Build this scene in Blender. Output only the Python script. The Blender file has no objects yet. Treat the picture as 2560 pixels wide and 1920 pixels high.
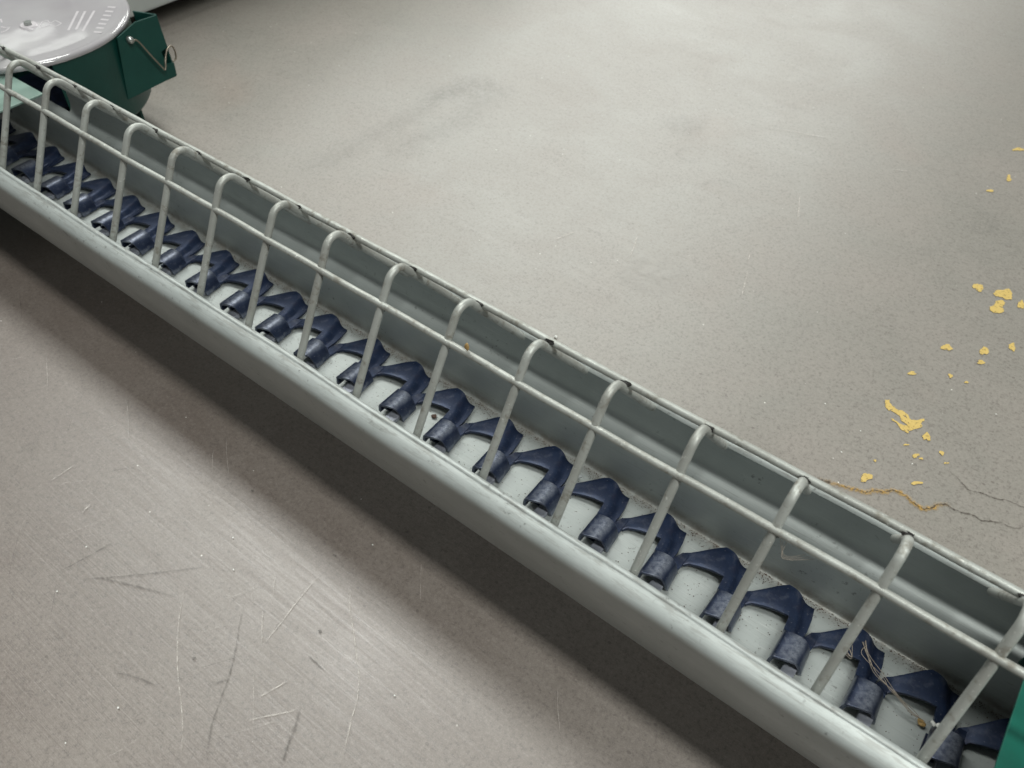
import bpy, bmesh, math, random
from mathutils import Vector, Matrix
random.seed(7)
sc = bpy.context.scene
COL = sc.collection

# ------------------------------------------------------------------ camera
cam_d = bpy.data.cameras.new('camera'); cam = bpy.data.objects.new('camera', cam_d); COL.objects.link(cam)
cam.rotation_mode = 'XYZ'
cam.location = (0.0, -0.27138, 0.46480)
cam.rotation_euler = (0.74334, -0.0226, 0.65053)
cam_d.sensor_width = 36.0; cam_d.lens = 2.02012*1000/2560*36.0
cam_d.clip_start = 0.01; cam_d.clip_end = 100
cam_d.dof.use_dof = True; cam_d.dof.focus_distance = 0.54; cam_d.dof.aperture_fstop = 13.0
sc.camera = cam

# ------------------------------------------------------------------ world, lights, exposure
FLOOR = -0.05
world = bpy.data.worlds.new('World'); sc.world = world; world.use_nodes = True
bg = world.node_tree.nodes['Background']
bg.inputs[0].default_value = (0.90, 0.96, 0.95, 1); bg.inputs[1].default_value = 0.155

def lamp(name, loc, sx, sy, power, col=(0.975, 1.0, 0.95), rot=(0, 0, 0)):
    d = bpy.data.lights.new(name, 'AREA'); d.shape = 'RECTANGLE'; d.size = sx; d.size_y = sy
    d.energy = power; d.color = col
    o = bpy.data.objects.new(name, d); COL.objects.link(o); o.location = loc; o.rotation_euler = rot
    return o
lamp('ceiling_tube', (1.75, -0.24, 2.5), 2.8, 0.22, 82)
lamp('ceiling_tube', (-1.75, 0.58, 2.5), 2.2, 0.50, 50)
lamp('ceiling_tube', (-2.9, 3.0, 2.6), 3.6, 0.6, 75)
lamp('ceiling_tube', (-3.2, 5.6, 2.6), 4.2, 0.6, 125)
lamp('ceiling_tube', (-3.6, 9.5, 2.8), 5.0, 0.7, 190)
lamp('ceiling_spot', (-6.50, 2.36, 2.5), 0.14, 0.40, 0.40)
lamp('ceiling_spot', (-6.18, 2.42, 2.5), 0.12, 0.45, 0.40)
sc.view_settings.view_transform = 'Standard'
try: sc.view_settings.look = 'None'
except Exception: pass
sc.view_settings.gamma = 1.0; sc.view_settings.exposure = 0.20

# ------------------------------------------------------------------ materials
class NT:
    def __init__(s, name):
        s.m = bpy.data.materials.new(name); s.m.use_nodes = True; s.t = s.m.node_tree
        s.b = s.t.nodes['Principled BSDF']; s.out = s.t.nodes['Material Output']
        tc = s.t.nodes.new('ShaderNodeTexCoord'); s.co = tc.outputs['Object']
    def L(s, a, b): s.t.links.new(a, b)
    def mapping(s, scale=(1,1,1), rot=(0,0,0)):
        n = s.t.nodes.new('ShaderNodeMapping'); n.inputs['Scale'].default_value = scale; n.inputs['Rotation'].default_value = rot
        s.L(s.co, n.inputs[0]); return n.outputs[0]
    def noise(s, scale, detail=3, rough=.55, vec=None, dist=0):
        n = s.t.nodes.new('ShaderNodeTexNoise'); n.inputs['Scale'].default_value = scale
        n.inputs['Detail'].default_value = detail; n.inputs['Roughness'].default_value = rough; n.inputs['Distortion'].default_value = dist
        s.L(vec or s.co, n.inputs['Vector']); return n.outputs['Fac']
    def voro(s, scale, vec=None):
        n = s.t.nodes.new('ShaderNodeTexVoronoi'); n.inputs['Scale'].default_value = scale
        s.L(vec or s.co, n.inputs['Vector']); return n
    def ramp(s, fac, stops):
        n = s.t.nodes.new('ShaderNodeValToRGB'); e = n.color_ramp.elements
        while len(e) < len(stops): e.new(0.5)
        for i, (p, c) in enumerate(stops):
            e[i].position = p; e[i].color = (c, c, c, 1) if isinstance(c, (int, float)) else (*c, 1)
        s.L(fac, n.inputs[0]); return n.outputs[0]
    def mix(s, fac, a, b, mode='MIX'):
        n = s.t.nodes.new('ShaderNodeMix'); n.data_type = 'RGBA'; n.blend_type = mode
        for inp, v in ((n.inputs[0], fac), (n.inputs[6], a), (n.inputs[7], b)):
            if isinstance(v, (int, float)): inp.default_value = v
            elif isinstance(v, tuple): inp.default_value = (*v, 1)
            else: s.L(v, inp)
        return n.outputs[2]
    def math(s, op, a, b=0.0):
        n = s.t.nodes.new('ShaderNodeMath'); n.operation = op
        for inp, v in ((n.inputs[0], a), (n.inputs[1], b)):
            if isinstance(v, (int, float)): inp.default_value = v
            else: s.L(v, inp)
        return n.outputs[0]
    def bump(s, h, dist=.001, strength=.5):
        n = s.t.nodes.new('ShaderNodeBump'); n.inputs['Distance'].default_value = dist; n.inputs['Strength'].default_value = strength
        s.L(h, n.inputs['Height']); s.L(n.outputs[0], s.b.inputs['Normal'])
    def base(s, c):
        if isinstance(c, tuple): s.b.inputs['Base Color'].default_value = (*c, 1)
        else: s.L(c, s.b.inputs['Base Color'])
    def rough(s, r):
        if isinstance(r, (int, float)): s.b.inputs['Roughness'].default_value = r
        else: s.L(r, s.b.inputs['Roughness'])
    def metal(s, v): s.b.inputs['Metallic'].default_value = v

def m_floor():
    n = NT('polished_concrete')
    big = n.noise(1.3, 3, .5); mid = n.noise(9, 4, .6, dist=.4); fine = n.noise(430, 3, .75); grit = n.noise(900, 2, .6)
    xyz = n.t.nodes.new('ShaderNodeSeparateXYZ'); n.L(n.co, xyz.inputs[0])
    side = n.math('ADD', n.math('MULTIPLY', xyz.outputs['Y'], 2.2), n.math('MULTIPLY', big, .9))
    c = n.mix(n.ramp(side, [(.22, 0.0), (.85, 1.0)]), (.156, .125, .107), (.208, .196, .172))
    c = n.mix(n.ramp(mid, [(.35, 0.0), (.7, .55)]), c, (.235, .205, .18))
    pink = n.noise(5.5, 2, .5)
    c = n.mix(n.ramp(pink, [(.62, 0.0), (.8, .3)]), c, (.25, .18, .145))
    c = n.mix(n.ramp(fine, [(.33, .62), (.48, 0.0)]), c, (.085, .07, .06))
    c = n.mix(n.ramp(fine, [(.54, 0.0), (.72, .42)]), c, (.31, .28, .25))
    c = n.mix(n.ramp(grit, [(.32, .35), (.48, 0.0), (.56, 0.0), (.75, .3)]), c, (.30, .25, .24))
    v = n.voro(95); sp = n.math('LESS_THAN', v.outputs['Distance'], .06)
    sel = n.ramp(v.outputs['Color'], [(.74, 0.0), (.78, 1.0)])
    c = n.mix(n.math('MULTIPLY', sp, n.math('MULTIPLY', sel, .85)), c, (.68, .66, .61))
    v2 = n.voro(70, n.mapping((1, 1.4, 1), (0, 0, .7))); sp2 = n.math('LESS_THAN', v2.outputs['Distance'], .10)
    sel2 = n.ramp(v2.outputs['Color'], [(.55, 0.0), (.6, 1.0)])
    c = n.mix(n.math('MULTIPLY', sp2, n.math('MULTIPLY', sel2, .6)), c, (.10, .08, .07))
    n.base(c)
    # trowel and sanding scratches, two directions
    s1 = n.noise(14, 5, .7, n.mapping((1, 42, 1), (0, 0, math.radians(38))))
    s2 = n.noise(11, 5, .7, n.mapping((1, 50, 1), (0, 0, math.radians(-52))))
    r = n.math('ADD', n.math('MULTIPLY', s1, .22), n.math('MULTIPLY', s2, .14))
    r = n.math('ADD', r, n.math('MULTIPLY', mid, .22)); n.rough(n.math('ADD', r, .12))
    hgt = n.math('ADD', n.math('MULTIPLY', fine, .5), n.math('ADD', n.math('MULTIPLY', s1, .5), n.math('MULTIPLY', s2, .3)))
    n.bump(hgt, .00035, .55)
    n.b.inputs['Specular IOR Level'].default_value = 1.0
    return n.m

def m_galv(name, c1, c2, rough=.38, metal=.45, dirt=.35, streak=True):
    n = NT(name)
    xyz = n.t.nodes.new('ShaderNodeSeparateXYZ'); n.L(n.co, xyz.inputs[0])
    a = n.noise(22, 4, .6); st = n.noise(30, 4, .6, n.mapping((.5, 5, 5)))
    c = n.mix(n.ramp(a, [(.3, 0.0), (.7, 1.0)]), c1, c2)
    sp = n.noise(240, 3, .6); patch = n.noise(30, 2, .5)
    d = n.math('MULTIPLY', n.ramp(sp, [(.30, 1.0), (.385, 0.0)]), n.ramp(patch, [(.45, 0.0), (.6, 1.0)]))
    c = n.mix(n.math('MULTIPLY', d, dirt), c, (.05, .045, .04))
    sc_ = n.noise(60, 3, .7, n.mapping((.6, 16, 16)))
    c = n.mix(n.ramp(sc_, [(.60, 0.0), (.74, .4)]), c, (.64, .65, .62))
    c = n.mix(n.ramp(n.noise(75, 3, .75, n.mapping((.5, 22, 22))), [(.28, .45), (.42, 0.0)]), c, (.20, .20, .18))
    # settled dust along the back bottom corner, handling grime along the lips
    corner = n.math('MULTIPLY', n.ramp(xyz.outputs['Y'], [(.036, 0.0), (.0445, 1.0)]), n.ramp(xyz.outputs['Z'], [(.003, 1.0), (.012, 0.0)]))
    c = n.mix(n.math('MULTIPLY', corner, n.ramp(n.noise(120, 4, .7), [(.35, .35), (.6, .85)])), c, (.17, .15, .125))
    lip = n.math('MULTIPLY', n.ramp(xyz.outputs['Z'], [(.0855, 0.0), (.0885, 1.0)]), n.ramp(n.noise(1, 4, .7, n.mapping((55, 420, 420))), [(.50, 0.0), (.60, .55)]))
    c = n.mix(lip, c, (.20, .195, .18))
    n.base(c); n.metal(metal)
    n.rough(n.math('ADD', n.math('MULTIPLY', st, .16), rough - .08))
    n.bump(n.math('ADD', n.math('MULTIPLY', n.noise(700, 2), .4), n.math('MULTIPLY', sc_, .6)), .0002, .35)
    return n.m

def m_wire():
    n = NT('dull_galvanised_wire')
    a = n.noise(130, 4, .65); b = n.noise(35, 3, .5)
    c = n.mix(n.ramp(b, [(.35, 0.0), (.65, 1.0)]), (.33, .335, .31), (.42, .435, .41))
    c = n.mix(n.ramp(a, [(.32, .75), (.46, 0.0)]), c, (.19, .175, .145))
    c = n.mix(n.ramp(n.noise(420, 2), [(.66, 0.0), (.74, .6)]), c, (.70, .70, .66))
    n.base(c); n.metal(.35); n.rough(n.ramp(a, [(.3, .62), (.7, .40)]))
    n.bump(n.math('ADD', a, n.noise(500, 2)), .0003, .4)
    return n.m

def m_blue(name, c1, c2, rough, metal, wear, crest=False):
    n = NT(name)
    a = n.noise(60, 4, .6); f = n.noise(520, 3, .7)
    c = n.mix(n.ramp(a, [(.32, 0.0), (.68, 1.0)]), c1, c2)
    w = n.ramp(n.noise(150, 4, .65, dist=.5), [(.52, 0.0), (.72, wear)])
    if crest:   # polished where the top of each loop rubs
        xyz = n.t.nodes.new('ShaderNodeSeparateXYZ'); n.L(n.co, xyz.inputs[0])
        band = n.ramp(n.math('ADD', n.math('MULTIPLY', xyz.outputs['X'], 40), .5), [(.22, 0.0), (.52, 1.0), (.60, .9), (.74, 0.0)])
        rub = n.ramp(n.noise(210, 4, .7), [(.34, .10), (.64, .95)])
        w = n.math('MAXIMUM', w, n.math('MULTIPLY', n.math('MULTIPLY', band, rub), .75))
    c = n.mix(w, c, (.36, .385, .44) if crest else (.27, .275, .32))
    c = n.mix(n.ramp(f, [(.64, 0.0), (.74, wear + .2)]), c, (.34, .34, .38))
    c = n.mix(n.ramp(n.noise(45, 2), [(.60, 0.0), (.74, .3)]), c, (.055, .035, .035))
    n.base(c); n.metal(metal); n.rough(n.math('ADD', n.math('MULTIPLY', a, .2), rough - .1))
    n.bump(n.math('ADD', f, a), .00025, .4)
    return n.m

def m_paint(name, c1, c2, rough=.34, coat=0.0, spec=.5):
    n = NT(name)
    a = n.noise(40, 4, .6); p = n.noise(450, 2, .5)
    n.base(n.mix(n.ramp(a, [(.3, 0.0), (.7, 1.0)]), c1, c2)); n.rough(rough)
    n.b.inputs['Coat Weight'].default_value = coat; n.b.inputs['Coat Roughness'].default_value = .12
    n.b.inputs['Specular IOR Level'].default_value = spec
    n.bump(n.math('ADD', p, n.math('MULTIPLY', a, 2)), .0002, .3)
    return n.m

def m_plain(name, c, rough=.6, metal=0.0, var=.25):
    n = NT(name); a = n.noise(150, 3, .6)
    dk = tuple(x*(1-var) for x in c)
    n.base(n.mix(a, dk, c)); n.rough(rough); n.metal(metal); return n.m

def m_mark(name, c, strength, rough=.5, scale=220):
    # a mark on the concrete: worn away in patches, thinning out to its edges ('mask' attribute)
    n = NT(name); n.base(c); n.rough(rough)
    at = n.t.nodes.new('ShaderNodeAttribute'); at.attribute_name = 'mask'
    w = n.math('MULTIPLY', n.math('MULTIPLY', at.outputs['Fac'], n.ramp(n.noise(scale, 4, .65), [(.36, .15), (.62, 1.0)])), strength)
    tr = n.t.nodes.new('ShaderNodeBsdfTransparent'); mx = n.t.nodes.new('ShaderNodeMixShader')
    n.L(w, mx.inputs[0]); n.L(tr.outputs[0], mx.inputs[1]); n.L(n.b.outputs[0], mx.inputs[2]); n.L(mx.outputs[0], n.out.inputs[0])
    return n.m

def m_yellow():
    n = NT('worn_yellow_paint')
    n.base(n.mix(n.noise(180, 3), (.44, .31, .085), (.58, .42, .14))); n.rough(.55)
    at = n.t.nodes.new('ShaderNodeAttribute'); at.attribute_name = 'mask'
    w = n.ramp(n.math('ADD', n.noise(420, 4, .7), n.math('MULTIPLY', at.outputs['Fac'], .25)), [(.58, 0.0), (.68, 1.0)])
    tr = n.t.nodes.new('ShaderNodeBsdfTransparent'); mx = n.t.nodes.new('ShaderNodeMixShader')
    n.L(w, mx.inputs[0]); n.L(tr.outputs[0], mx.inputs[1]); n.L(n.b.outputs[0], mx.inputs[2]); n.L(mx.outputs[0], n.out.inputs[0])
    return n.m

def m_lid():
    n = NT('clear_plastic_sheen'); a = n.noise(9, 3, .6)
    n.base(n.mix(n.ramp(a, [(.35, 0.0), (.65, 1.0)]), (.41, .385, .41), (.50, .485, .495))); n.rough(.055)  # pale base colour stands in for the ceiling reflected in clear plastic
    n.b.inputs['Transmission Weight'].default_value = .25
    n.b.inputs['Specular IOR Level'].default_value = .7
    n.bump(n.noise(16, 2), .002, .10)
    return n.m

M = dict(
    floor=m_floor(),
    trough=m_galv('galvanised_sheet', (.37, .397, .387), (.44, .467, .457), .50, .42, .5),
    wire=m_wire(),
    weld=m_plain('burnt_weld', (.02, .018, .016), .7),
    blue=m_blue('blue_steel', (.008, .014, .036), (.017, .031, .074), .38, .40, .16),
    worn=m_blue('worn_blue_steel', (.018, .026, .058), (.040, .055, .100), .34, .50, .45, True),
    tab=m_blue('grey_steel_tongue', (.24, .26, .31), (.32, .33, .38), .45, .40, .2),
    green=m_paint('dark_green_paint', (.004, .042, .034), (.006, .052, .042), .45, 0, .3),
    green2=m_paint('green_paint_lit', (.003, .080, .056), (.005, .105, .074), .30, .3),  # same green paint as the drum, stronger lighting put into the colour
    sheen_green=m_paint('green_paint_sheen', (.18, .27, .235), (.22, .31, .27), .35),  # same green, glossy ceiling reflection painted in as a paler base
    lid=m_lid(), lidink=m_plain('white_ink', (.60, .565, .59), .2),
    screw=m_plain('zinc_screw', (.50, .52, .50), .3, .8), clip=m_plain('bronze_wire', (.30, .26, .21), .38, .8),
    cabinet=m_paint('grey_cabinet_paint', (.36, .375, .36), (.39, .41, .39), .45), dark=m_plain('black_rubber', (.02, .02, .02), .6),
    yellow=m_yellow(), crack=m_mark('dark_crack', (.035, .022, .012), 1.0, .9, 500), ochre=m_mark('yellow_crack_edge', (.52, .30, .05), .9, .7, 420),
    light=m_mark('pale_scratch', (.66, .61, .56), .8, .5, 300), darkm=m_mark('dark_scratch', (.09, .08, .07), .5, .6, 260),
    scuff=m_mark('grey_scuff', (.13, .13, .125), .11, .5, 170), pale_scuff=m_mark('pale_scuff', (.48, .46, .43), .35, .4, 80),
    crumb=m_plain('white_crumb', (.80, .80, .76), .5), grit=m_plain('brown_grit', (.10, .06, .045), .8),
    web=m_plain('fibre', (.40, .34, .28), .6), straw=m_plain('straw', (.42, .27, .10), .7), ink=m_plain('grey_print', (.32, .34, .34), .6),
)

# ------------------------------------------------------------------ mesh helpers
def link(name, bm, mat, parent=None, smooth=False, angle=None):
    me = bpy.data.meshes.new(name); bm.to_mesh(me); bm.free()
    for m in (mat if isinstance(mat, (list, tuple)) else [mat]): me.materials.append(m)
    if smooth:
        me.polygons.foreach_set('use_smooth', [True]*len(me.polygons))
        if angle: me.set_sharp_from_angle(angle=math.radians(angle))
    o = bpy.data.objects.new(name, me); COL.objects.link(o)
    if parent: o.parent = parent
    return o
def empty(name, loc=(0, 0, 0)):
    o = bpy.data.objects.new(name, None); COL.objects.link(o); o.location = loc; o.empty_display_size = .02; return o
def tag(o, label=None, cat=None, group=None, kind=None):
    for k, v in (('label', label), ('category', cat), ('group', group), ('kind', kind)):
        if v: o[k] = v
    return o
def tube(bm, pts, r, n=12, cap=True, jit=0.0):
    pts = [Vector(p) for p in pts]; rings = []
    t0 = (pts[1]-pts[0]).normalized(); up = Vector((1, 0, 0)) if abs(t0.x) < .8 else Vector((0, 0, 1))
    u = t0.cross(up).normalized()
    for i, p in enumerate(pts):
        t = (pts[min(i+1, len(pts)-1)] - pts[max(i-1, 0)]).normalized()
        u = (u - t*u.dot(t)).normalized(); v = t.cross(u)
        rr = r*(1+random.uniform(-jit, jit))
        rings.append([bm.verts.new(p + (u*math.cos(2*math.pi*k/n) + v*math.sin(2*math.pi*k/n))*rr) for k in range(n)])
    for a, b in zip(rings, rings[1:]):
        for k in range(n): bm.faces.new((a[k], a[(k+1) % n], b[(k+1) % n], b[k]))
    if cap:
        for ring, t, s in ((rings[0], (pts[0]-pts[1]).normalized(), 1), (rings[-1], (pts[-1]-pts[-2]).normalized(), -1)):
            c = sum((v.co for v in ring), Vector())/n
            prev = ring
            for q in (.55, .9):
                nr = [bm.verts.new(c + (v.co-c)*math.sqrt(1-q*q) + t*r*q*.6) for v in ring]
                for k in range(n):
                    f = (prev[k], nr[k], nr[(k+1) % n], prev[(k+1) % n]); bm.faces.new(f if s > 0 else f[::-1])
                prev = nr
            bm.faces.new(prev if s > 0 else prev[::-1])
    bmesh.ops.recalc_face_normals(bm, faces=bm.faces[:])
def prism(bm, poly, z0, z1, bev=0.0):
    a = [bm.verts.new((x, y, z0)) for x, y in poly]; b = [bm.verts.new((x, y, z1)) for x, y in poly]
    fs = [bm.faces.new(b), bm.faces.new(a[::-1])]
    k = len(poly)
    for i in range(k): fs.append(bm.faces.new((a[i], a[(i+1) % k], b[(i+1) % k], b[i])))
    bmesh.ops.recalc_face_normals(bm, faces=fs)
    if bev:
        bmesh.ops.bevel(bm, geom=list({e for f in fs for e in f.edges}), offset=bev, segments=2, affect='EDGES', profile=.6)
def box(bm, x0, x1, y0, y1, z0, z1, bev=0.0): prism(bm, [(x0, y0), (x1, y0), (x1, y1), (x0, y1)], z0, z1, bev)
def sheet_panel(bm, verts, thick):
    # a flat polygon given by 3D corners, made into a plate of the given thickness
    vs = [Vector(v) for v in verts]; nrm = (vs[1]-vs[0]).cross(vs[2]-vs[0]).normalized()*thick
    a = [bm.verts.new(v) for v in vs]; b = [bm.verts.new(v+nrm) for v in vs]; k = len(vs)
    fs = [bm.faces.new(a[::-1]), bm.faces.new(b)] + [bm.faces.new((a[i], a[(i+1) % k], b[(i+1) % k], b[i])) for i in range(k)]
    bmesh.ops.recalc_face_normals(bm, faces=fs)
def smooth_path(pts, sub=8):
    P = [Vector(p) for p in pts]; out = []
    for i in range(len(P)-1):
        p0, p1, p2, p3 = P[max(i-1, 0)], P[i], P[i+1], P[min(i+2, len(P)-1)]
        for s in range(sub):
            t = s/sub
            out.append(.5*((2*p1)+(p2-p0)*t+(2*p0-5*p1+4*p2-p3)*t*t+(3*p1-p0-3*p2+p3)*t**3))
    out.append(P[-1]); return out
def fillet(a, c, b, r, n=10):
    a, b, c = Vector(a), Vector(b), Vector(c); u = (a-c).normalized(); v = (b-c).normalized()
    ang = u.angle(v); d = r/math.tan(ang/2); ctr = c + (u+v).normalized()*(r/math.sin(ang/2))
    p, q = c+u*d, c+v*d; A, B = p-ctr, q-ctr; th = A.angle(B)
    return [ctr + (A*math.sin((1-t)*th)+B*math.sin(t*th))/math.sin(th) for t in [i/n for i in range(n+1)]]

# ------------------------------------------------------------------ floor and the marks on it
bm = bmesh.new(); S = 14
vs = [bm.verts.new(p) for p in ((-S, -S, FLOOR), (S, -S, FLOOR), (S, S, FLOOR), (-S, S, FLOOR))]; bm.faces.new(vs)
floor = tag(link('floor', bm, M['floor']), 'worn polished grey brown concrete floor', kind='structure')
BIG=[(-0.0142, 0.2975), (-0.011, 0.3), (-0.008, 0.2957), (-0.0036, 0.2933), (0.001, 0.2944), (0.0075, 0.293), (0.0118, 0.289), (0.0164, 0.2927), (0.0199, 0.2971), (0.0194, 0.291), (0.0213, 0.2869), (0.0167, 0.2801), (0.0144, 0.2727), (0.0095, 0.2728), (0.0057, 0.2753), (-0.0029, 0.2799), (0.0021, 0.2798), (0.0073, 0.279), (0.0112, 0.2805), (0.005, 0.2828), (-0.0028, 0.2881), (-0.0083, 0.2879), (-0.0119, 0.2925)]
FLECKS=[(-0.0307, 0.8012, 0.0048, 0.004, -0.0011, 0.0042), (-0.0224, 0.7273, 0.0023, 0.0019, -0.0016, 0.0061), (-0.0326, 0.6871, 0.0028, 0.0023, -0.0009, 0.0031), (0.0059, 0.5035, 0.0038, 0.003, -0.0017, 0.006), (0.0295, 0.5094, 0.0059, 0.0047, -0.0023, 0.009), (0.0297, 0.4847, 0.0058, 0.0046, -0.0023, 0.0086), (0.0469, 0.5031, 0.0023, 0.0019, -0.0017, 0.007), (0.0079, 0.3969, 0.0035, 0.0028, -0.0013, 0.0044), (0.0367, 0.4141, 0.0027, 0.0022, -0.0016, 0.0058), (0.0387, 0.3969, 0.0032, 0.0025, -0.0006, 0.0023), (0.0557, 0.4359, 0.002, 0.0016, -0.0016, 0.0063), (-0.0066, 0.3434, 0.0035, 0.0028, -0.0006, 0.0019), (0.0219, 0.3621, 0.0016, 0.0013, -0.0007, 0.0022), (0.0354, 0.3631, 0.0012, 0.001, -0.0005, 0.0016), (0.0278, 0.2785, 0.0022, 0.0017, -0.0016, 0.0049), (0.0432, 0.269, 0.0015, 0.0012, -0.0007, 0.0024), (0.0493, 0.2609, 0.0015, 0.0011, -0.0003, 0.001), (0.0031, 0.2065, 0.0033, 0.0026, -0.0016, 0.0043), (0.0369, 0.226, 0.0032, 0.0025, -0.0006, 0.0019), (0.0026, 0.2272, 0.001, 0.0008, -0.0005, 0.0012), (0.017, 0.2592, 0.0016, 0.0013, -0.0004, 0.001), (0.027, 0.2529, 0.0021, 0.0017, -0.0007, 0.0021), (0.0316, 0.2526, 0.0011, 0.0009, -0.0004, 0.0012)]
CRACK1=[(-0.0275, 0.1812), (-0.0222, 0.1825), (-0.0163, 0.1843), (-0.0103, 0.1862), (-0.0035, 0.188), (0.0022, 0.1904), (0.0081, 0.1919), (0.0107, 0.195), (0.0124, 0.1978), (0.0155, 0.1995), (0.0195, 0.2013), (0.0225, 0.2057), (0.0254, 0.208), (0.0307, 0.2084), (0.0354, 0.2082), (0.0397, 0.2061), (0.0445, 0.2052), (0.0491, 0.2047), (0.051, 0.2072), (0.054, 0.209), (0.0559, 0.2141), (0.0577, 0.2169), (0.0622, 0.2197), (0.0658, 0.2192), (0.0711, 0.2193), (0.076, 0.2205), (0.0813, 0.2229), (0.0869, 0.2217), (0.0921, 0.2245), (0.0995, 0.2287), (0.1045, 0.229), (0.1101, 0.2301), (0.1133, 0.234), (0.1189, 0.2384), (0.1296, 0.2422)]
CRACK2=[(0.048, 0.2537), (0.0576, 0.2524), (0.0673, 0.2472), (0.0724, 0.2449), (0.0771, 0.247), (0.082, 0.2483), (0.088, 0.2489), (0.0928, 0.2506), (0.0981, 0.2534), (0.1023, 0.254), (0.1066, 0.2539), (0.1146, 0.2562), (0.1261, 0.2578)]
LIGHT=[[(-0.3395, -0.1814), (-0.3275, -0.1947), (-0.3158, -0.2055), (-0.3017, -0.217), (-0.288, -0.2263), (-0.273, -0.2355), (-0.2597, -0.2449), (-0.2457, -0.2574)], [(-0.2548, -0.1054), (-0.2379, -0.123), (-0.2227, -0.1348), (-0.2095, -0.1454), (-0.1989, -0.1539), (-0.1899, -0.1647), (-0.1826, -0.1778), (-0.1745, -0.1909), (-0.17, -0.2004)], [(-0.2729, -0.1157), (-0.2702, -0.1388), (-0.2665, -0.16), (-0.2641, -0.1776)], [(-0.2826, -0.1615), (-0.2646, -0.178)], [(-0.492, -0.1686), (-0.493, -0.1898)], [(-0.4508, -0.182), (-0.4482, -0.1911)], [(-0.2342, -0.2162), (-0.2147, -0.1933)], [(-0.2399, -0.2035), (-0.2328, -0.1835)], [(-0.2002, 0.5435), (-0.1809, 0.4934)], [(-0.2943, 0.6498), (-0.261, 0.6633), (-0.2195, 0.677)], [(-0.3395, 0.6338), (-0.3325, 0.6576)], [(-0.1852, 0.382), (-0.1718, 0.3398)], [(-0.196, 0.4084), (-0.1917, 0.3953)], [(-0.3012, 0.3601), (-0.2878, 0.3225)], [(-0.3656, 0.3005), (-0.3567, 0.3252)], [(-0.1342, 0.6598), (-0.1178, 0.667)]]
DARK=[[(-0.2996, -0.1617), (-0.2851, -0.1798), (-0.2742, -0.1923), (-0.2647, -0.205), (-0.2555, -0.2203), (-0.2492, -0.2308), (-0.2398, -0.2413), (-0.232, -0.2483)], [(-0.2145, -0.1901), (-0.2083, -0.1992), (-0.2041, -0.2079), (-0.1999, -0.2164), (-0.1971, -0.2213)], [(-0.4177, -0.2288), (-0.4154, -0.2211), (-0.4122, -0.2075), (-0.4082, -0.1909)], [(-0.4014, -0.2239), (-0.3819, -0.2058), (-0.3629, -0.187), (-0.3395, -0.1627)], [(-0.392, -0.2146), (-0.3646, -0.202), (-0.3364, -0.1904)], [(-0.3246, -0.2482), (-0.3125, -0.2421), (-0.2952, -0.2368)], [(-0.27, -0.2165), (-0.2641, -0.207)], [(-0.2355, -0.1639), (-0.2195, -0.165)]]
SCUFF=[[(-0.6621, 0.2064), (-0.6561, 0.257), (-0.6506, 0.3224), (-0.6481, 0.3966), (-0.6507, 0.4878), (-0.6431, 0.5326)], [(-0.6183, 0.2998), (-0.6009, 0.3633), (-0.5946, 0.4205), (-0.6061, 0.4952), (-0.5841, 0.5357)], [(-0.6634, 0.4258), (-0.6421, 0.495), (-0.6166, 0.5314)], [(-0.3861, 0.5671), (-0.3709, 0.5971), (-0.3468, 0.5995)], [(-0.2301, 0.3413), (-0.2852, 0.2924)]]
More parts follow.
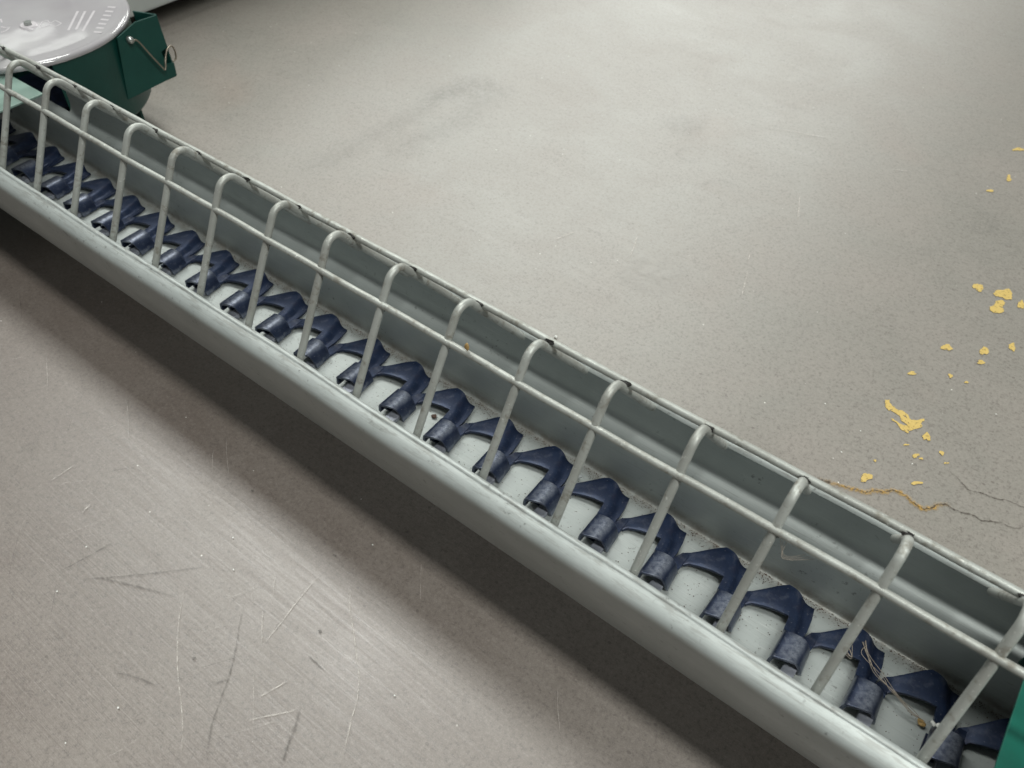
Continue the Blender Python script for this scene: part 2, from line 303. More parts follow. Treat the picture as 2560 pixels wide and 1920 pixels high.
RINGS=[[(-0.0094, 0.599), (-0.0078, 0.6039), (-0.007, 0.6094), (-0.0069, 0.615), (-0.0075, 0.6206), (-0.0089, 0.6258), (-0.0109, 0.6305), (-0.0134, 0.6342), (-0.0164, 0.6369), (-0.0196, 0.6383), (-0.023, 0.6383), (-0.0262, 0.6371), (-0.0292, 0.6346), (-0.0317, 0.6309), (-0.0337, 0.6263), (-0.035, 0.6211), (-0.0356, 0.6154)], [(-0.0171, 0.5942), (-0.0152, 0.5963), (-0.0136, 0.599), (-0.0124, 0.6023), (-0.0117, 0.6061), (-0.0115, 0.61), (-0.0118, 0.614), (-0.0127, 0.6178), (-0.0139, 0.6212), (-0.0156, 0.624), (-0.0177, 0.6261), (-0.0199, 0.6273), (-0.0222, 0.6277), (-0.0245, 0.6271), (-0.0266, 0.6256), (-0.0285, 0.6232), (-0.03, 0.6202)], [(-0.0159, 0.6116), (-0.0175, 0.6152), (-0.0197, 0.6175), (-0.0223, 0.6182), (-0.0249, 0.6171), (-0.0269, 0.6144), (-0.0283, 0.6106), (-0.0286, 0.6062), (-0.0279, 0.6019), (-0.0264, 0.5984), (-0.0241, 0.5961), (-0.0216, 0.5955), (-0.0191, 0.5966), (-0.017, 0.5992), (-0.0157, 0.6029), (-0.0153, 0.6073), (-0.0159, 0.6116)], [(0.0189, 0.5787), (0.0203, 0.5812), (0.0213, 0.5839), (0.0219, 0.5865), (0.0221, 0.589), (0.0219, 0.5914), (0.0213, 0.5934), (0.0204, 0.5951), (0.019, 0.5964), (0.0174, 0.5971), (0.0155, 0.5974), (0.0135, 0.5971), (0.0114, 0.5963), (0.0092, 0.595), (0.0072, 0.5932), (0.0053, 0.5911), (0.0037, 0.5888)], [(-0.3218, 0.5468), (-0.3252, 0.5508), (-0.3297, 0.553), (-0.3349, 0.5531), (-0.3401, 0.551), (-0.3445, 0.547), (-0.3476, 0.5417), (-0.349, 0.5357), (-0.3486, 0.5298), (-0.3463, 0.5248), (-0.3425, 0.5214), (-0.3378, 0.5198), (-0.3326, 0.5204), (-0.3277, 0.523), (-0.3237, 0.5273), (-0.321, 0.5328), (-0.32, 0.5387)], [(-0.262, 0.5077), (-0.2645, 0.5096), (-0.2673, 0.5109), (-0.2702, 0.5116), (-0.2732, 0.5117), (-0.2763, 0.5112), (-0.2793, 0.5101), (-0.2822, 0.5085), (-0.2848, 0.5063), (-0.2872, 0.5037), (-0.2892, 0.5006), (-0.2907, 0.4973), (-0.2918, 0.4937), (-0.2925, 0.4901), (-0.2926, 0.4864), (-0.2922, 0.4828), (-0.2913, 0.4794)], [(-0.5298, -0.1957), (-0.5288, -0.1944), (-0.5281, -0.193), (-0.5275, -0.1915), (-0.5272, -0.19), (-0.5272, -0.1885), (-0.5274, -0.1869), (-0.5278, -0.1854), (-0.5285, -0.1839), (-0.5294, -0.1824), (-0.5306, -0.181), (-0.5319, -0.1797), (-0.5335, -0.1785), (-0.5352, -0.1774), (-0.5371, -0.1764), (-0.5392, -0.1755), (-0.5413, -0.1748)], [(-0.5409, -0.1924), (-0.5399, -0.1915), (-0.539, -0.1906), (-0.5382, -0.1896), (-0.5376, -0.1886), (-0.5371, -0.1876), (-0.5367, -0.1866), (-0.5365, -0.1855), (-0.5364, -0.1845), (-0.5365, -0.1834), (-0.5367, -0.1824), (-0.5371, -0.1814), (-0.5376, -0.1805), (-0.5382, -0.1796), (-0.539, -0.1788), (-0.5399, -0.178), (-0.541, -0.1773)]]
SPECK=[(-0.3647, -0.0999), (-0.2921, -0.2108), (-0.3046, -0.1679), (-0.2412, -0.1478), (-0.275, -0.1011), (-0.2478, -0.0547), (-0.3679, -0.2685), (-0.0018, 0.2265), (0.03, 0.2432)]
CHIP=[(-0.344, -0.136), (-0.3231, -0.1529), (-0.26, -0.078), (-0.3032, -0.2601), (-0.1723, -0.149), (-0.4201, -0.2055), (-0.3097, -0.292), (-0.4048, -0.2381), (-0.018, 0.2494), (-0.0533, 0.2598), (0.0667, 0.3396), (0.0276, 0.242), (-0.0221, 0.218)]
FOOT=[(-0.841, -0.031, -0.05), (-0.812, -0.03, -0.05), (-0.8, -0.028, -0.05)]

LAYER = [0]
def zlay(): LAYER[0] += 1; return FLOOR + .00045 + LAYER[0]*.000012
def ribbon(name, pts, w, mat, wob=0.0, sub=6, cuts=5, ends=True):
    P = smooth_path([(x, y, 0) for x, y in pts], sub); z = zlay(); bm = bmesh.new(); lay = bm.verts.layers.float.new('mask')
    rows = []; N = len(P)
    for i, p in enumerate(P):
        t = (P[min(i+1, N-1)]-P[max(i-1, 0)]).normalized(); nrm = Vector((-t.y, t.x, 0))
        p = p + nrm*random.uniform(-wob, wob); ww = w*random.uniform(.6, 1.25); row = []
        fade = min(1, min(i, N-1-i)/max(1, N*.18)) if ends else 1
        for k in range(cuts):
            s = -1+2*k/(cuts-1); v = bm.verts.new((p.x+nrm.x*s*ww, p.y+nrm.y*s*ww, z)); v[lay] = max(0, (1-abs(s)))*fade if cuts > 2 else fade; row.append(v)
        rows.append(row)
    for a, b in zip(rows, rows[1:]):
        for k in range(cuts-1): bm.faces.new((a[k], b[k], b[k+1], a[k+1]))
    bmesh.ops.recalc_face_normals(bm, faces=bm.faces[:])
    return link(name, bm, mat, floor)
def ragged(outline, k=3, j=.10):
    out = []
    for (a, b), (c, d) in zip(outline, outline[1:]+outline[:1]):
        L = math.hypot(c-a, d-b)
        for t in range(k): out.append((a+(c-a)*t/k+random.uniform(-j, j)*L*(t > 0), b+(d-b)*t/k+random.uniform(-j, j)*L*(t > 0)))
    return out
def blob(name, outline, mat):
    if 'fleck' in name: outline = ragged(outline, 3, .16)
    z = zlay(); bm = bmesh.new(); lay = bm.verts.layers.float.new('mask')
    c = [sum(p[0] for p in outline)/len(outline), sum(p[1] for p in outline)/len(outline)]
    vs = []
    for x, y in outline: v = bm.verts.new((x, y, z)); v[lay] = .35; vs.append(v)
    f = bm.faces.new(vs)
    r = bmesh.ops.inset_individual(bm, faces=[f], thickness=.0004, use_even_offset=True)
    for v in f.verts: v[lay] = 1.0
    bmesh.ops.triangulate(bm, faces=bm.faces[:]); bmesh.ops.recalc_face_normals(bm, faces=bm.faces[:])
    return link(name, bm, mat, floor)
blob('paint_fleck', BIG, M['yellow'])
for cx, cy, ax, ay, bx, by in FLECKS:
    out = []; ph = random.uniform(0, 6)
    for i in range(18):
        a = i/18*2*math.pi; rr = 1+.22*math.sin(2*a+ph)+.18*math.sin(3*a+2*ph)+random.uniform(-.14, .14)
        out.append((cx+rr*(ax*math.cos(a)+bx*math.sin(a)), cy+rr*(ay*math.cos(a)+by*math.sin(a))))
    blob('paint_fleck', out, M['yellow'])
ribbon('crack_edge', CRACK1[:24], .0030, M['ochre'], .0006, 4)
ribbon('crack', CRACK1, .0010, M['crack'], .0005, 4)
ribbon('crack', CRACK2, .0007, M['crack'], .0004, 4)
ribbon('crack', CRACK1[:3], .0022, M['crack'], .0004, 4)
for i, q in enumerate(LIGHT): ribbon('scratch', q, .0008 if i not in (5,) else .0014, M['light'], .0001)
for i, q in enumerate(DARK): ribbon('scratch', q, .0017 if i in (1, 6) else .0011, M['darkm'], .0002)
for i, q in enumerate(SCUFF): ribbon('scuff', q, (.026, .034, .040, .035, .03)[i], M['scuff'] if i < 4 else M['pale_scuff'], .002, 6, 9)
for q in RINGS: ribbon('ring_mark', q, .0042, M['scuff'], .0003, 3, 7)
for x, y in SPECK:
    blob('dark_speck', [(x+.0016*math.cos(a/8*6.283)*random.uniform(.5, 1.2), y+.0016*math.sin(a/8*6.283)*random.uniform(.4, 1)) for a in range(8)], M['darkm'])
for x, y in CHIP:
    blob('pale_chip', [(x+.0007*math.cos(a/8*6.283)*random.uniform(.5, 1.2), y+.0007*math.sin(a/8*6.283)*random.uniform(.5, 1)) for a in range(8)], M['crumb'])
# fine random sanding scratches and fibres all over the near floor
for i in range(45):
    x, y = random.uniform(-.75, -.05), random.uniform(-.34, -.06); a = random.choice((.95, 1.05, -.65, 2.4))+random.gauss(0, .12); l = random.uniform(.01, .05)
    ribbon('scratch', [(x, y), (x+math.cos(a)*l*.5+random.uniform(-.001, .001), y+math.sin(a)*l*.5), (x+math.cos(a)*l, y+math.sin(a)*l)], .00026, M['light'] if random.random() < .6 else M['darkm'], 0, 3, 3)

# ------------------------------------------------------------------ feed trough
def trough():
    root = tag(empty('feed_trough', (-.3, 0, 0)), 'long galvanised sheet metal feed trough with rolled lips running diagonally', 'feed trough')
    F = [(-.0592, .0868), (-.0600, .0886), (-.0608, .0897), (-.0619, .0901), (-.0630, .0898), (-.0636, .0893), (-.0644, .0890), (-.0665, .0884), (-.0690, .0873), (-.0710, .0860), (-.0722, .0844), (-.0726, .0822), (-.0722, .0780),
         (-.0712, .0720), (-.0690, .0600), (-.0640, .0455), (-.0585, .0300), (-.0520, .0120), (-.0492, .0050), (-.0474, .0020), (-.0446, .0005), (-.0410, 0)]
    Bk = [(.0455, 0)]; 
    B = [(.0410, 0), (.0446, .0004), (.0460, .0018), (.0466, .0060), (.0466, .0200), (.0465, .0360), (.0468, .0445), (.0484, .0482), (.0510, .0505), (.0545, .0528), (.0572, .0560), (.0585, .0620),
         (.0588, .0720), (.0588, .0780), (.0586, .0830), (.0578, .0870), (.0562, .0896), (.0541, .0906), (.0518, .0902), (.0502, .0890), (.0494, .0874)]
    mid = [(-.0410+.0820*i/8, 0) for i in range(1, 8)]
    prof = F + mid + B
    prof = [(p.x, p.y) for p in smooth_path([(a, b, 0) for a, b in prof], 2)]
    bm = bmesh.new(); xs = []; x = -.98
    while x < .42: xs.append(x); x += .02
    rows = []
    for i, x in enumerate(xs):
        row = []
        for y, z in prof:
            w = .00045*math.sin(x*19+(1 if y > 0 else 2.3)) + .0003*math.sin(x*47+y*30)
            row.append(bm.verts.new((x, y + w*(1 if z > .01 else 0), z + .0003*math.sin(x*31+y*20)*(1 if abs(y) < .04 else .4))))
        rows.append(row)
    for i, (a, b) in enumerate(zip(rows, rows[1:])):
        for k in range(len(prof)-1):
            y, z = prof[k]
            if y > .03 and z > .052 and xs[i] < -.79: continue      # back wall is notched where it enters the corner
            bm.faces.new((a[k], a[k+1], b[k+1], b[k]))
    loose = [v for v in bm.verts if not v.link_faces]; bmesh.ops.delete(bm, geom=loose, context='VERTS')
    o = link('channel', bm, M['trough'], root, True)
    o.matrix_parent_inverse = root.matrix_basis.inverted()
    m = o.modifiers.new('thickness', 'SOLIDIFY'); m.thickness = .0010; m.offset = 0
    return root
trough()

# ------------------------------------------------------------------ wire grille
def grille():
    root = tag(empty('wire_grille'), 'galvanised wire grille of bent hoops and long wires arching over the trough', 'wire grille')
    foot, top, back = (-.0590, .0800), (-.0122, .1635), (.0492, .0868)
    for k in range(-2, 20):
        x = -.73332 + .05085*k; j = random.gauss(0, .0004); jl = random.gauss(0, .0005); lean = random.gauss(0, .0006)
        a = Vector((x, foot[0], foot[1])); c = Vector((x+lean, top[0]+jl, top[1]+j)); b = Vector((x+lean*1.5, back[0], back[1]))
        pts = [a.lerp(fillet(a, c, b, .0085)[0], t/6) for t in range(6)] + fillet(a, c, b, .0085)
        e = pts[-1]; pts += [e.lerp(b, t/6) for t in range(1, 7)]
        bm = bmesh.new(); tube(bm, pts, .00248, 14, True, .012)
        h = link('hoop', bm, M['wire'], root, True, 50)
        for (y, z, s) in ((-.0252, .1355, 1), (.0028, .1475, .9)):
            bm = bmesh.new(); bmesh.ops.create_icosphere(bm, subdivisions=2, radius=.0019*s)
            for v in bm.verts: v.co = Vector((v.co.x*1.0, v.co.y, v.co.z*.75))*(1+random.uniform(-.2, .2)) + Vector((x + lean + random.choice((-1, 1))*.0016, y, z+.0008))
            link('weld', bm, M['weld'], h, True)
    for (y, z, r) in ((-.0268, .1400, .00215), (.0052, .1468, .00220)):
        n = 70; pts = [(-.93+1.35*i/n, y+.00035*math.sin(i*.55)+.0002*math.sin(i*1.7), z+.0003*math.sin(i*.41+1)) for i in range(n+1)]
        bm = bmesh.new(); tube(bm, pts, r, 12, True, .01); link('long_wire', bm, M['wire'], root, True, 50)
grille()

# ------------------------------------------------------------------ feed chain
def interp(tab, x):
    for (a, p), (b, q) in zip(tab, tab[1:]):
        if x <= b: t = max(0, (x-a)/(b-a)); return p+(q-p)*t
    return tab[-1][1]
ARCH = [(0, 3.6), (.012, 7.6), (.035, 10.6), (.08, 12.2), (.20, 13.0), (.38, 14.0), (.56, 14.4), (.70, 13.8), (.81, 12.0), (.90, 8.6), (.96, 5.0), (1, 1.2)]
WAVE = [(0, 7.2), (.34, 7.2), (.47, 6.4), (.58, 4.6), (.68, 3.3), (.78, 3.0), (1, 3.1)]
def make_link():
    bm = bmesh.new(); mm = .001
    cols = [0, .012, .035, .07, .12, .20, .29, .38, .47, .56, .65, .73, .80, .86, .92, .965, 1]
    vsn = [-12.8, -12.2, -9, -5, 0, 4, 7.4, 8.6, 9.6, 10.6, 13, 16.5, 20.3]
    L = [(-15, -9.8), (8.6, -10.0), (9.6, -10.4), (20.3, -11.6)]; Rr = [(-15, 10.6), (7.4, 8.9), (9.6, 3.4), (12, 1.6), (20.3, 1.6)]
    rows = []
    for v in vsn:
        a, b = interp(L, v), interp(Rr, v); w = 1 if v <= 7.4 else (0 if v >= 10.6 else (10.6-v)/3.2)
        row = []
        for t in cols:
            z = interp(ARCH, t)*w + interp(WAVE, t)*(1-w)
            sk = max(0, (-v-2)/10.8)*5.0*t**1.5; row.append(bm.verts.new(((a+(b-a)*t)*mm, (v+.6*t+sk)*mm, z*mm)))
        rows.append(row)
    for i, (p, q) in enumerate(zip(rows, rows[1:])):
        for k in range(len(cols)-1):
            f = bm.faces.new((p[k], p[k+1], q[k+1], q[k])); f.material_index = 1 if vsn[i] < 8 else 0
    # wing: continues the bar towards the back wall and spreads to the left, joined to the neck by the arm
    prev = rows[-1]; wv = [23, 26, 30, 34, 38.5]
    wl = [(20.3, -11.6), (23, -13.6), (26, -15.0), (30, -16.6), (34, -18.6), (38.5, -20.6)]; wr = [(20.3, 1.6), (30, .6), (38.5, -1.2)]
    left = [prev[0]]
    for v in wv:
        a, b = interp(wl, v), interp(wr, v)
        row = [bm.verts.new(((a+(b-a)*t)*mm, (v+(1.6*(1-t)-1.4*t + .7*math.sin(t*6.283))*(v-20.3)/18)*mm, interp(WAVE, t)*mm)) for t in cols]
        for k in range(len(cols)-1): bm.faces.new((prev[k], prev[k+1], row[k+1], row[k]))
        prev = row; left.append(row[0])
    # arm from neck (-40, 16) to the left edge of the wing
    low = [(-40.5, 13.2), (-36.3, 12.6), (-33.8, 15.4), (-27, 17.6), (-18.5, 19.6)]; up = [(-41, 20.8), (-37.2, 23.8), (-33.2, 27.8), (-28.6, 32.4), (-24.2, 37.0)]
    zz = [3.0, 3.4, 4.4, 5.8, 6.8]; cuts = 5; pr = None
    for (a, b), (c, d), z in zip(low, up, zz):
        row = [bm.verts.new(((a+(c-a)*s/cuts)*mm, (b+(d-b)*s/cuts)*mm, z*mm)) for s in range(cuts+1)]
        if pr:
            for k in range(cuts): bm.faces.new((pr[k], row[k], row[k+1], pr[k+1]))
        pr = row
    for k in range(cuts): bm.faces.new((pr[k], left[k], left[k+1], pr[k+1]))
    bmesh.ops.recalc_face_normals(bm, faces=bm.faces[:])
    body = link('chain_link', bm, [M['blue'], M['worn']], None, True)
    s = body.modifiers.new('thickness', 'SOLIDIFY'); s.thickness = .0021; s.offset = -1; s.use_even_offset = False
    b = body.modifiers.new('edge', 'BEVEL'); b.width = .0004; b.segments = 2; b.limit_method = 'ANGLE'; b.angle_limit = math.radians(50)
    bm = bmesh.new()
    prism(bm, [(-.0462, -.0190), (-.0380, -.0190), (-.0378, -.0080), (-.0385, -.0020), (-.0455, -.0020)], .0004, .0044, .0004)
    prism(bm, [(-.0450, -.0024), (-.0385, -.0024), (-.0365, .0120), (-.0368, .0210), (-.0412, .0205), (-.0440, .0130)], .0014, .0038, .0003)
    prism(bm, [(-.0548, -.0060), (-.0468, -.0060), (-.0468, .0080), (-.0548, .0080)], .0003, .0016)  # dark plate added for the shade inside the loop, where it curls under
    for f in bm.faces: f.material_index = 1 if f.calc_center_median().x < -.0466 or f.calc_center_median().y > -.0022 else 0
    tongue = link('tongue', bm, [M['tab'], M['blue']])
    return body, tongue
def chain():
    root = tag(empty('feed_chain'), 'dark blue steel feed chain of interlocking flat links lying in the trough', 'feed chain')
    body, tongue = make_link(); first = True
    for k in range(-4, 27):
        x = -.8042 + .045*k + .0095
        if k >= 0 or True:
            if first: b, t = body, tongue; first = False
            else: b, t = body.copy(), tongue.copy(); COL.objects.link(b); COL.objects.link(t)
            t.parent = b; b.parent = root
            b.location = (x+random.gauss(0, .0003), random.gauss(0, .0005), .0009)
            b.rotation_euler = (random.gauss(0, .010), random.gauss(0, .020), random.gauss(0, .020))
chain()

# ------------------------------------------------------------------ corner unit behind the left end of the trough
def corner():
    cx, cy, R0, zt, zb = -.905, .092, .106, .0935, .006
    root = tag(empty('corner_unit', (cx, cy, FLOOR)), 'round dark green steel corner housing with clear plastic lid with painted pale sheen beyond the trough', 'corner housing')
    def lk(*a, **k):
        o = link(*a, **k); o.parent = root; o.matrix_parent_inverse = Matrix.Translation((-cx, -cy, -FLOOR)); return o
    bm = bmesh.new(); n = 96
    prof = [(R0-.0015, zt-.002), (R0, zt-.0005), (R0+.0012, zt-.003), (R0, zt-.006), (R0, zb+.003), (R0-.002, zb), (0.001, zb), (.001, zb+.0015), (R0-.0035, zb+.0015), (R0-.0018, zb+.004), (R0-.0018, zt-.003)]
    rings = [[bm.verts.new((cx+r*math.cos(2*math.pi*i/n), cy+r*math.sin(2*math.pi*i/n), z)) for i in range(n)] for r, z in prof]
    gap = lambda i: False
    for a, b in zip(rings, rings[1:]+rings[:1]):
        for i in range(n):
            q = (a[i], a[(i+1) % n], b[(i+1) % n], b[i])
            if max(v.co.y for v in q) < .066 and abs(q[0].co.z-q[2].co.z) > .0025: continue   # mouth where the chain runs in
            if min(v.co.y for v in q) < .045 and max(v.co.z for v in q) < .012: continue   # the trough forms the bottom here
            bm.faces.new(q)
    bmesh.ops.recalc_face_normals(bm, faces=bm.faces[:])
    drum = lk('drum', bm, M['green'], None, True, angle=35)
    # lid: shallow dome with a rolled rim
    bm = bmesh.new(); RL = .1085
    lp = [(RL-.0005, zt-.0035), (RL+.0008, zt-.001), (RL, zt+.0012), (RL-.003, zt+.0024), (RL-.006, zt+.0016), (.0985, zt+.0019), (.096, zt+.0022), (.093, zt+.0023), (.091, zt+.0023), (.060, zt+.0023), (.020, zt+.0023), (.0005, zt+.0023)]
    rings = [[bm.verts.new((cx+r*math.cos(2*math.pi*i/n), cy+r*math.sin(2*math.pi*i/n), z)) for i in range(n)] for r, z in lp]
    for a, b in zip(rings, rings[1:]):
        for i in range(n): bm.faces.new((a[i], a[(i+1) % n], b[(i+1) % n], b[i]))
    bm.faces.new(rings[-1]); bmesh.ops.recalc_face_normals(bm, faces=bm.faces[:]); bm.faces.ensure_lookup_table()
    if bm.faces[-1].normal.z < 0: bmesh.ops.reverse_faces(bm, faces=bm.faces[:])
    lid = lk('lid', bm, M['lid'], None, True)
    def sub(name, bm, mat, par, smooth=False):
        o = link(name, bm, mat, par, smooth); o.matrix_parent_inverse = (Matrix.Translation((cx, cy, FLOOR)) @ Matrix.Translation((-cx, -cy, -FLOOR))).inverted(); return o
    bm = bmesh.new()
    bmesh.ops.create_cone(bm, cap_ends=True, segments=24, radius1=.009, radius2=.0078, depth=.0015, matrix=Matrix.Translation((-.8825, .0915, zt+.0030)))
    sub('washer', bm, M['lidink'], lid, False)
    bm = bmesh.new()
    bmesh.ops.create_cone(bm, cap_ends=True, segments=6, radius1=.0042, radius2=.0040, depth=.003, matrix=Matrix.Translation((-.8825, .0915, zt+.0050)))
    sub('bolt', bm, M['screw'], lid, False)
    # faded printing on the lid: three long strokes, a block of small lines, a small outlined mark
    bm = bmesh.new(); zz = zt+.0024
    def stroke(a, b, w, z=zz):
        a, b = Vector((*a, z)), Vector((*b, z)); d = (b-a).normalized(); nn = Vector((-d.y, d.x, 0))*w
        v = [bm.verts.new(q) for q in (a-nn, b-nn, b+nn, a+nn)]; bm.faces.new(v)
    PRINT = [((-0.8762, 0.1427), (-0.8435, 0.1109), 0.0012), ((-0.8705, 0.1476), (-0.8394, 0.117), 0.0012), ((-0.8643, 0.1543), (-0.831, 0.1188), 0.0012), ((-0.8623, 0.1689), (-0.8546, 0.1731), 0.0015), ((-0.8551, 0.1612), (-0.8476, 0.1654), 0.0015), ((-0.8481, 0.1538), (-0.8407, 0.1579), 0.0015), ((-0.8413, 0.1464), (-0.8338, 0.1505), 0.0015), ((-0.8345, 0.1391), (-0.8271, 0.1432), 0.0015), ((-0.8278, 0.132), (-0.8205, 0.1361), 0.0015), ((-0.8213, 0.125), (-0.814, 0.129), 0.0015), ((-0.8728, 0.0966), (-0.8811, 0.1055), 0.0005), ((-0.8811, 0.1055), (-0.88, 0.1106), 0.0005), ((-0.88, 0.1106), (-0.8715, 0.1083), 0.0005), ((-0.8715, 0.1083), (-0.874, 0.1156), 0.0005), ((-0.874, 0.1156), (-0.863, 0.1155), 0.0005), ((-0.863, 0.1155), (-0.8606, 0.1082), 0.0005), ((-0.8606, 0.1082), (-0.8686, 0.1055), 0.0005), ((-0.8686, 0.1055), (-0.869, 0.0971), 0.0005), ((-0.869, 0.0971), (-0.8728, 0.0966), 0.0005), ((-0.9184, 0.082), (-0.9098, 0.0785), 0.0008), ((-0.9014, 0.0724), (-0.8956, 0.0746), 0.0008), ((-0.8956, 0.0746), (-0.8942, 0.0784), 0.0008), ((-0.8942, 0.0784), (-0.8892, 0.0709), 0.0008), ((-0.8892, 0.0709), (-0.8894, 0.0655), 0.0008)]
    for a, b, w in PRINT: stroke(a, b, w)
    bmesh.ops.recalc_face_normals(bm, faces=bm.faces[:])
    for f in bm.faces:
        if f.normal.z < 0: f.normal_flip()
    sub('faded_print', bm, M['lidink'], lid)
    # outlet bracket on the right of the drum, seen from its front plate
    bm = bmesh.new(); t = .0016
    sheet_panel(bm, [(-.805, .128, .027), (-.805, .191, .030), (-.805, .192, .044), (-.805, .183, .046), (-.805, .181, .060), (-.805, .1895, .062), (-.805, .188, .0965), (-.805, .163, .0975), (-.805, .1385, .0895)][::-1], t)
    sheet_panel(bm, [(-.8066, .191, .030), (-.832, .180, .030), (-.832, .178, .0965), (-.8066, .188, .0965)], t)
    sheet_panel(bm, [(-.8066, .191, .030), (-.8066, .150, .030), (-.832, .150, .030), (-.832, .180, .030)], t)
    brk = lk('side_bracket', bm, M['green'])
    bm = bmesh.new(); bmesh.ops.create_cone(bm, cap_ends=True, segments=12, radius1=.0036, radius2=.0030, depth=.006, matrix=Matrix.Translation((-.8025, .150, .0845)) @ Matrix.Rotation(math.radians(90), 4, 'Y'))
    sub('screw', bm, M['screw'], brk, True)
    bm = bmesh.new(); tube(bm, smooth_path([(-.8005, .1525, .0835), (-.8000, .1565, .0815), (-.7995, .1650, .0640), (-.7990, .1735, .0475), (-.7995, .1765, .0440), (-.8010, .1800, .0500), (-.8030, .1830, .0540), (-.8045, .1880, .0600), (-.8050, .1940, .0620), (-.8060, .1975, .0560), (-.8070, .1970, .0470), (-.8080, .1930, .0440)], 6), .0009, 8)
    sub('wire_clip', bm, M['clip'], brk, True)
    # cover plate over the mouth where the trough runs in, with its folded flanges
    bm = bmesh.new(); prism(bm, [(-.965, -.066), (-.764, -.066), (-.764, .031), (-.965, .031)], .0852, .0870, .0004)
    cover = lk('mouth_cover', bm, M['sheen_green'])
    bm = bmesh.new(); box(bm, -.965, -.766, -.0745, -.0727, -.004, .0846); box(bm, -.990, -.82, -.0720, .066, -.0040, -.0022)
    lk('side_sheet', bm, M['green'])
    for (x, y) in ((-.985, .05), (-.94, .17), (-.87, .165), (-.95, -.05), (-.862, -.066)):
        bm = bmesh.new(); box(bm, x-.010, x+.010, y-.0015, y+.0015, FLOOR, .004 if y > 0 else -.004); box(bm, x-.012, x+.012, y-.012, y+.012, FLOOR, FLOOR+.002)
        lk('leg', bm, M['green'])
    # idler wheel under the lid
    bm = bmesh.new(); bmesh.ops.create_cone(bm, cap_ends=True, segments=48, radius1=.050, radius2=.050, depth=.006, matrix=Matrix.Translation((cx, cy+.004, .016)))
    lk('idler_wheel', bm, M['blue'], None, False)
corner()

# ------------------------------------------------------------------ green cover at the right end, lit tone put into its paint
def right_cover():
    root = tag(empty('trough_cover', (.20, 0, 0)), 'green painted steel cover plate in a lit tone over the trough at the lower right edge', 'trough cover')
    bm = bmesh.new(); prism(bm, [(.1058, -.0565), (.40, -.0565), (.40, .0455), (.1058, .0455)], .0900, .0916, .0005)
    o = link('cover_plate', bm, M['green2'], root); o.matrix_parent_inverse = root.matrix_basis.inverted() if False else Matrix.Translation((-.20, 0, 0))
    bm = bmesh.new(); box(bm, .112, .40, .0425, .0440, .052, .0897); box(bm, .112, .40, -.0560, -.0545, .064, .0897)
    o = link('flange', bm, M['green'], root); o.matrix_parent_inverse = Matrix.Translation((-.20, 0, 0))
right_cover()

# ------------------------------------------------------------------ grey cabinet in the far left corner
def cabinet():
    root = tag(empty('metal_cabinet', (-1.5, .8, FLOOR)), 'pale grey painted metal cabinet on short feet in the far corner', 'cabinet')
    P = Matrix.Translation((1.5, -.8, -FLOOR))
    bm = bmesh.new(); box(bm, -1.95, -1.082, .235, 1.35, -.022, .20, .004)
    link('cabinet_body', bm, M['cabinet'], root).matrix_parent_inverse = P
    for x in (-1.90, -1.14):
        for y in (.29, 1.29):
            bm = bmesh.new(); bmesh.ops.create_cone(bm, cap_ends=True, segments=16, radius1=.02, radius2=.016, depth=.030, matrix=Matrix.Translation((x, y, -.036)))
            link('foot', bm, M['dark'], root).matrix_parent_inverse = P
cabinet()

# ------------------------------------------------------------------ crumbs, grit, hair and straw
def lump(name, loc, r, mat, label, cat, group=None, squash=.7):
    bm = bmesh.new(); bmesh.ops.create_icosphere(bm, subdivisions=2, radius=r)
    for v in bm.verts:
        k = 1+.30*math.sin(v.co.x/r*3+loc[0]*900)*math.cos(v.co.y/r*2.6+loc[1]*700)
        v.co = Vector((v.co.x*k, v.co.y*k*.85, v.co.z*k*squash))
    o = link(name, bm, mat, None, False); o.location = loc; return tag(o, label, cat, group)
lump('white_crumb', (.0945, .0072, .0130), .0016, M['crumb'], 'leftmost and narrowest white crumb beside the last hoop', 'crumb', 'white crumbs on the chain')
lump('white_crumb', (.0975, .0079, .0135), .0019, M['crumb'], 'largest white crumb touching the last hoop', 'crumb', 'white crumbs on the chain')
lump('white_crumb', (.0998, .0112, .0125), .0013, M['crumb'], 'smallest white crumb half hidden behind the last hoop', 'crumb', 'white crumbs on the chain')
lump('feed_pellet', (-.2750, .0110, .0022), .0020, M['grit'], 'small brown round pellet on the trough bottom above a chain loop', 'pellet', None, .9)
lump('rust_flake', (-.2094, -.0262, .1452), .0016, M['straw'], 'rusty orange flake stuck on the long wire beside a hoop', 'flake', None, 1.6)
lump('dry_husk', (-.1590, .0300, .0060), .0034, M['ink'], 'grey dry husk lying on a chain wing behind a hoop', 'husk', None, .35)
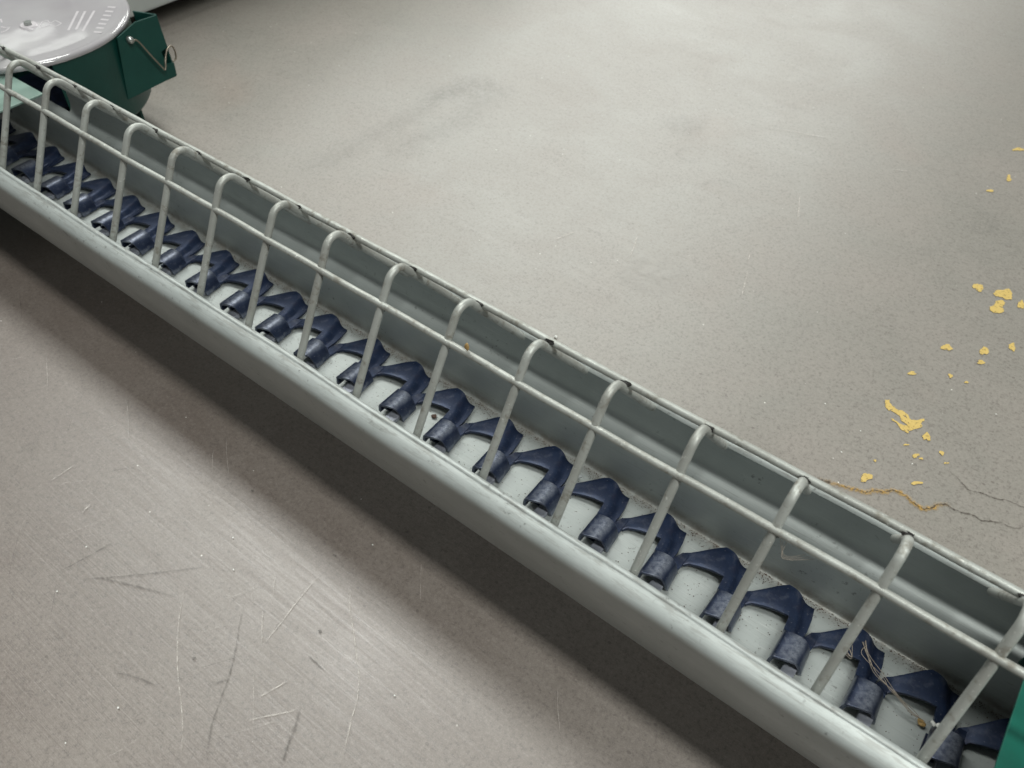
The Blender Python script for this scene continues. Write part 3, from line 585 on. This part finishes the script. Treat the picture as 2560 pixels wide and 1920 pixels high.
lump('straw_tuft', (.0910, .0100, .0026), .0026, M['straw'], 'brown flattened bit of straw under the dusty hairs', 'straw', None, .35)
lump('floor_pebble', (-0.2809, 0.1829, FLOOR+.0013), .0018, M['crumb'], 'pale pebble on the floor just beyond the trough lip', 'pebble')
bm = bmesh.new()
def hair(pts, r=.00018): tube(bm, smooth_path(pts, 8), r, 5, False)
for i in range(5):
    o = [random.gauss(0, .0012) for _ in range(8)]
    hair([(.0465+o[0], .0330+o[1], .0085), (.0510+o[2], .0245+o[3], .0100), (.0600+o[4], .0150+o[5], .0140), (.0700+o[6], .0120+o[7], .0130), (.0830, .0095+o[0], .0075), (.0905+o[1], .0105, .0050)])
for i in range(4):
    o = [random.gauss(0, .001) for _ in range(6)]
    hair([(.0400+o[0], .0245+o[1], .0090), (.0400+o[2], .0190, .0110), (.0440, .0165+o[3], .0120), (.0425+o[4], .0225+o[5], .0100)])
for i in range(3): hair([(-.018+i*.002, -.026, .138), (-.012, -.030-i*.001, .131), (-.004+i*.002, -.027, .136)], .00012)
for f in bm.faces: f.smooth = True
tag(link('dusty_hairs', bm, M['web']), 'tangle of thin dusty hairs and cobweb on the chain and wires near the lower right', 'hair', kind='stuff')
# dust and feed dirt on the trough bottom, mostly in the corner along the back wall
bm = bmesh.new()
for i in range(4200):
    x = random.uniform(-.55, .13)
    y = .0440-abs(random.gauss(0, .0035)) if random.random() < .55 else random.uniform(-.044, .044)
    r = random.uniform(.00016, .00042)*(1.4 if random.random() < .08 else 1); c = Vector((x, y, .0006+r*.5))
    vs = [bm.verts.new(c+Vector((math.cos(a+i)*r*random.uniform(.6, 1.3), math.sin(a+i)*r, random.uniform(0, r*.5)))) for a in (0, 1.4, 2.9, 4.5)]
    top = bm.verts.new(c+Vector((0, 0, r*.8)))
    for k in range(4): bm.faces.new((vs[k], vs[(k+1) % 4], top))
bmesh.ops.recalc_face_normals(bm, faces=bm.faces[:])
tag(link('feed_dust', bm, M['grit']), 'brown feed dust scattered over the trough bottom and along its back corner', 'dust', kind='stuff')
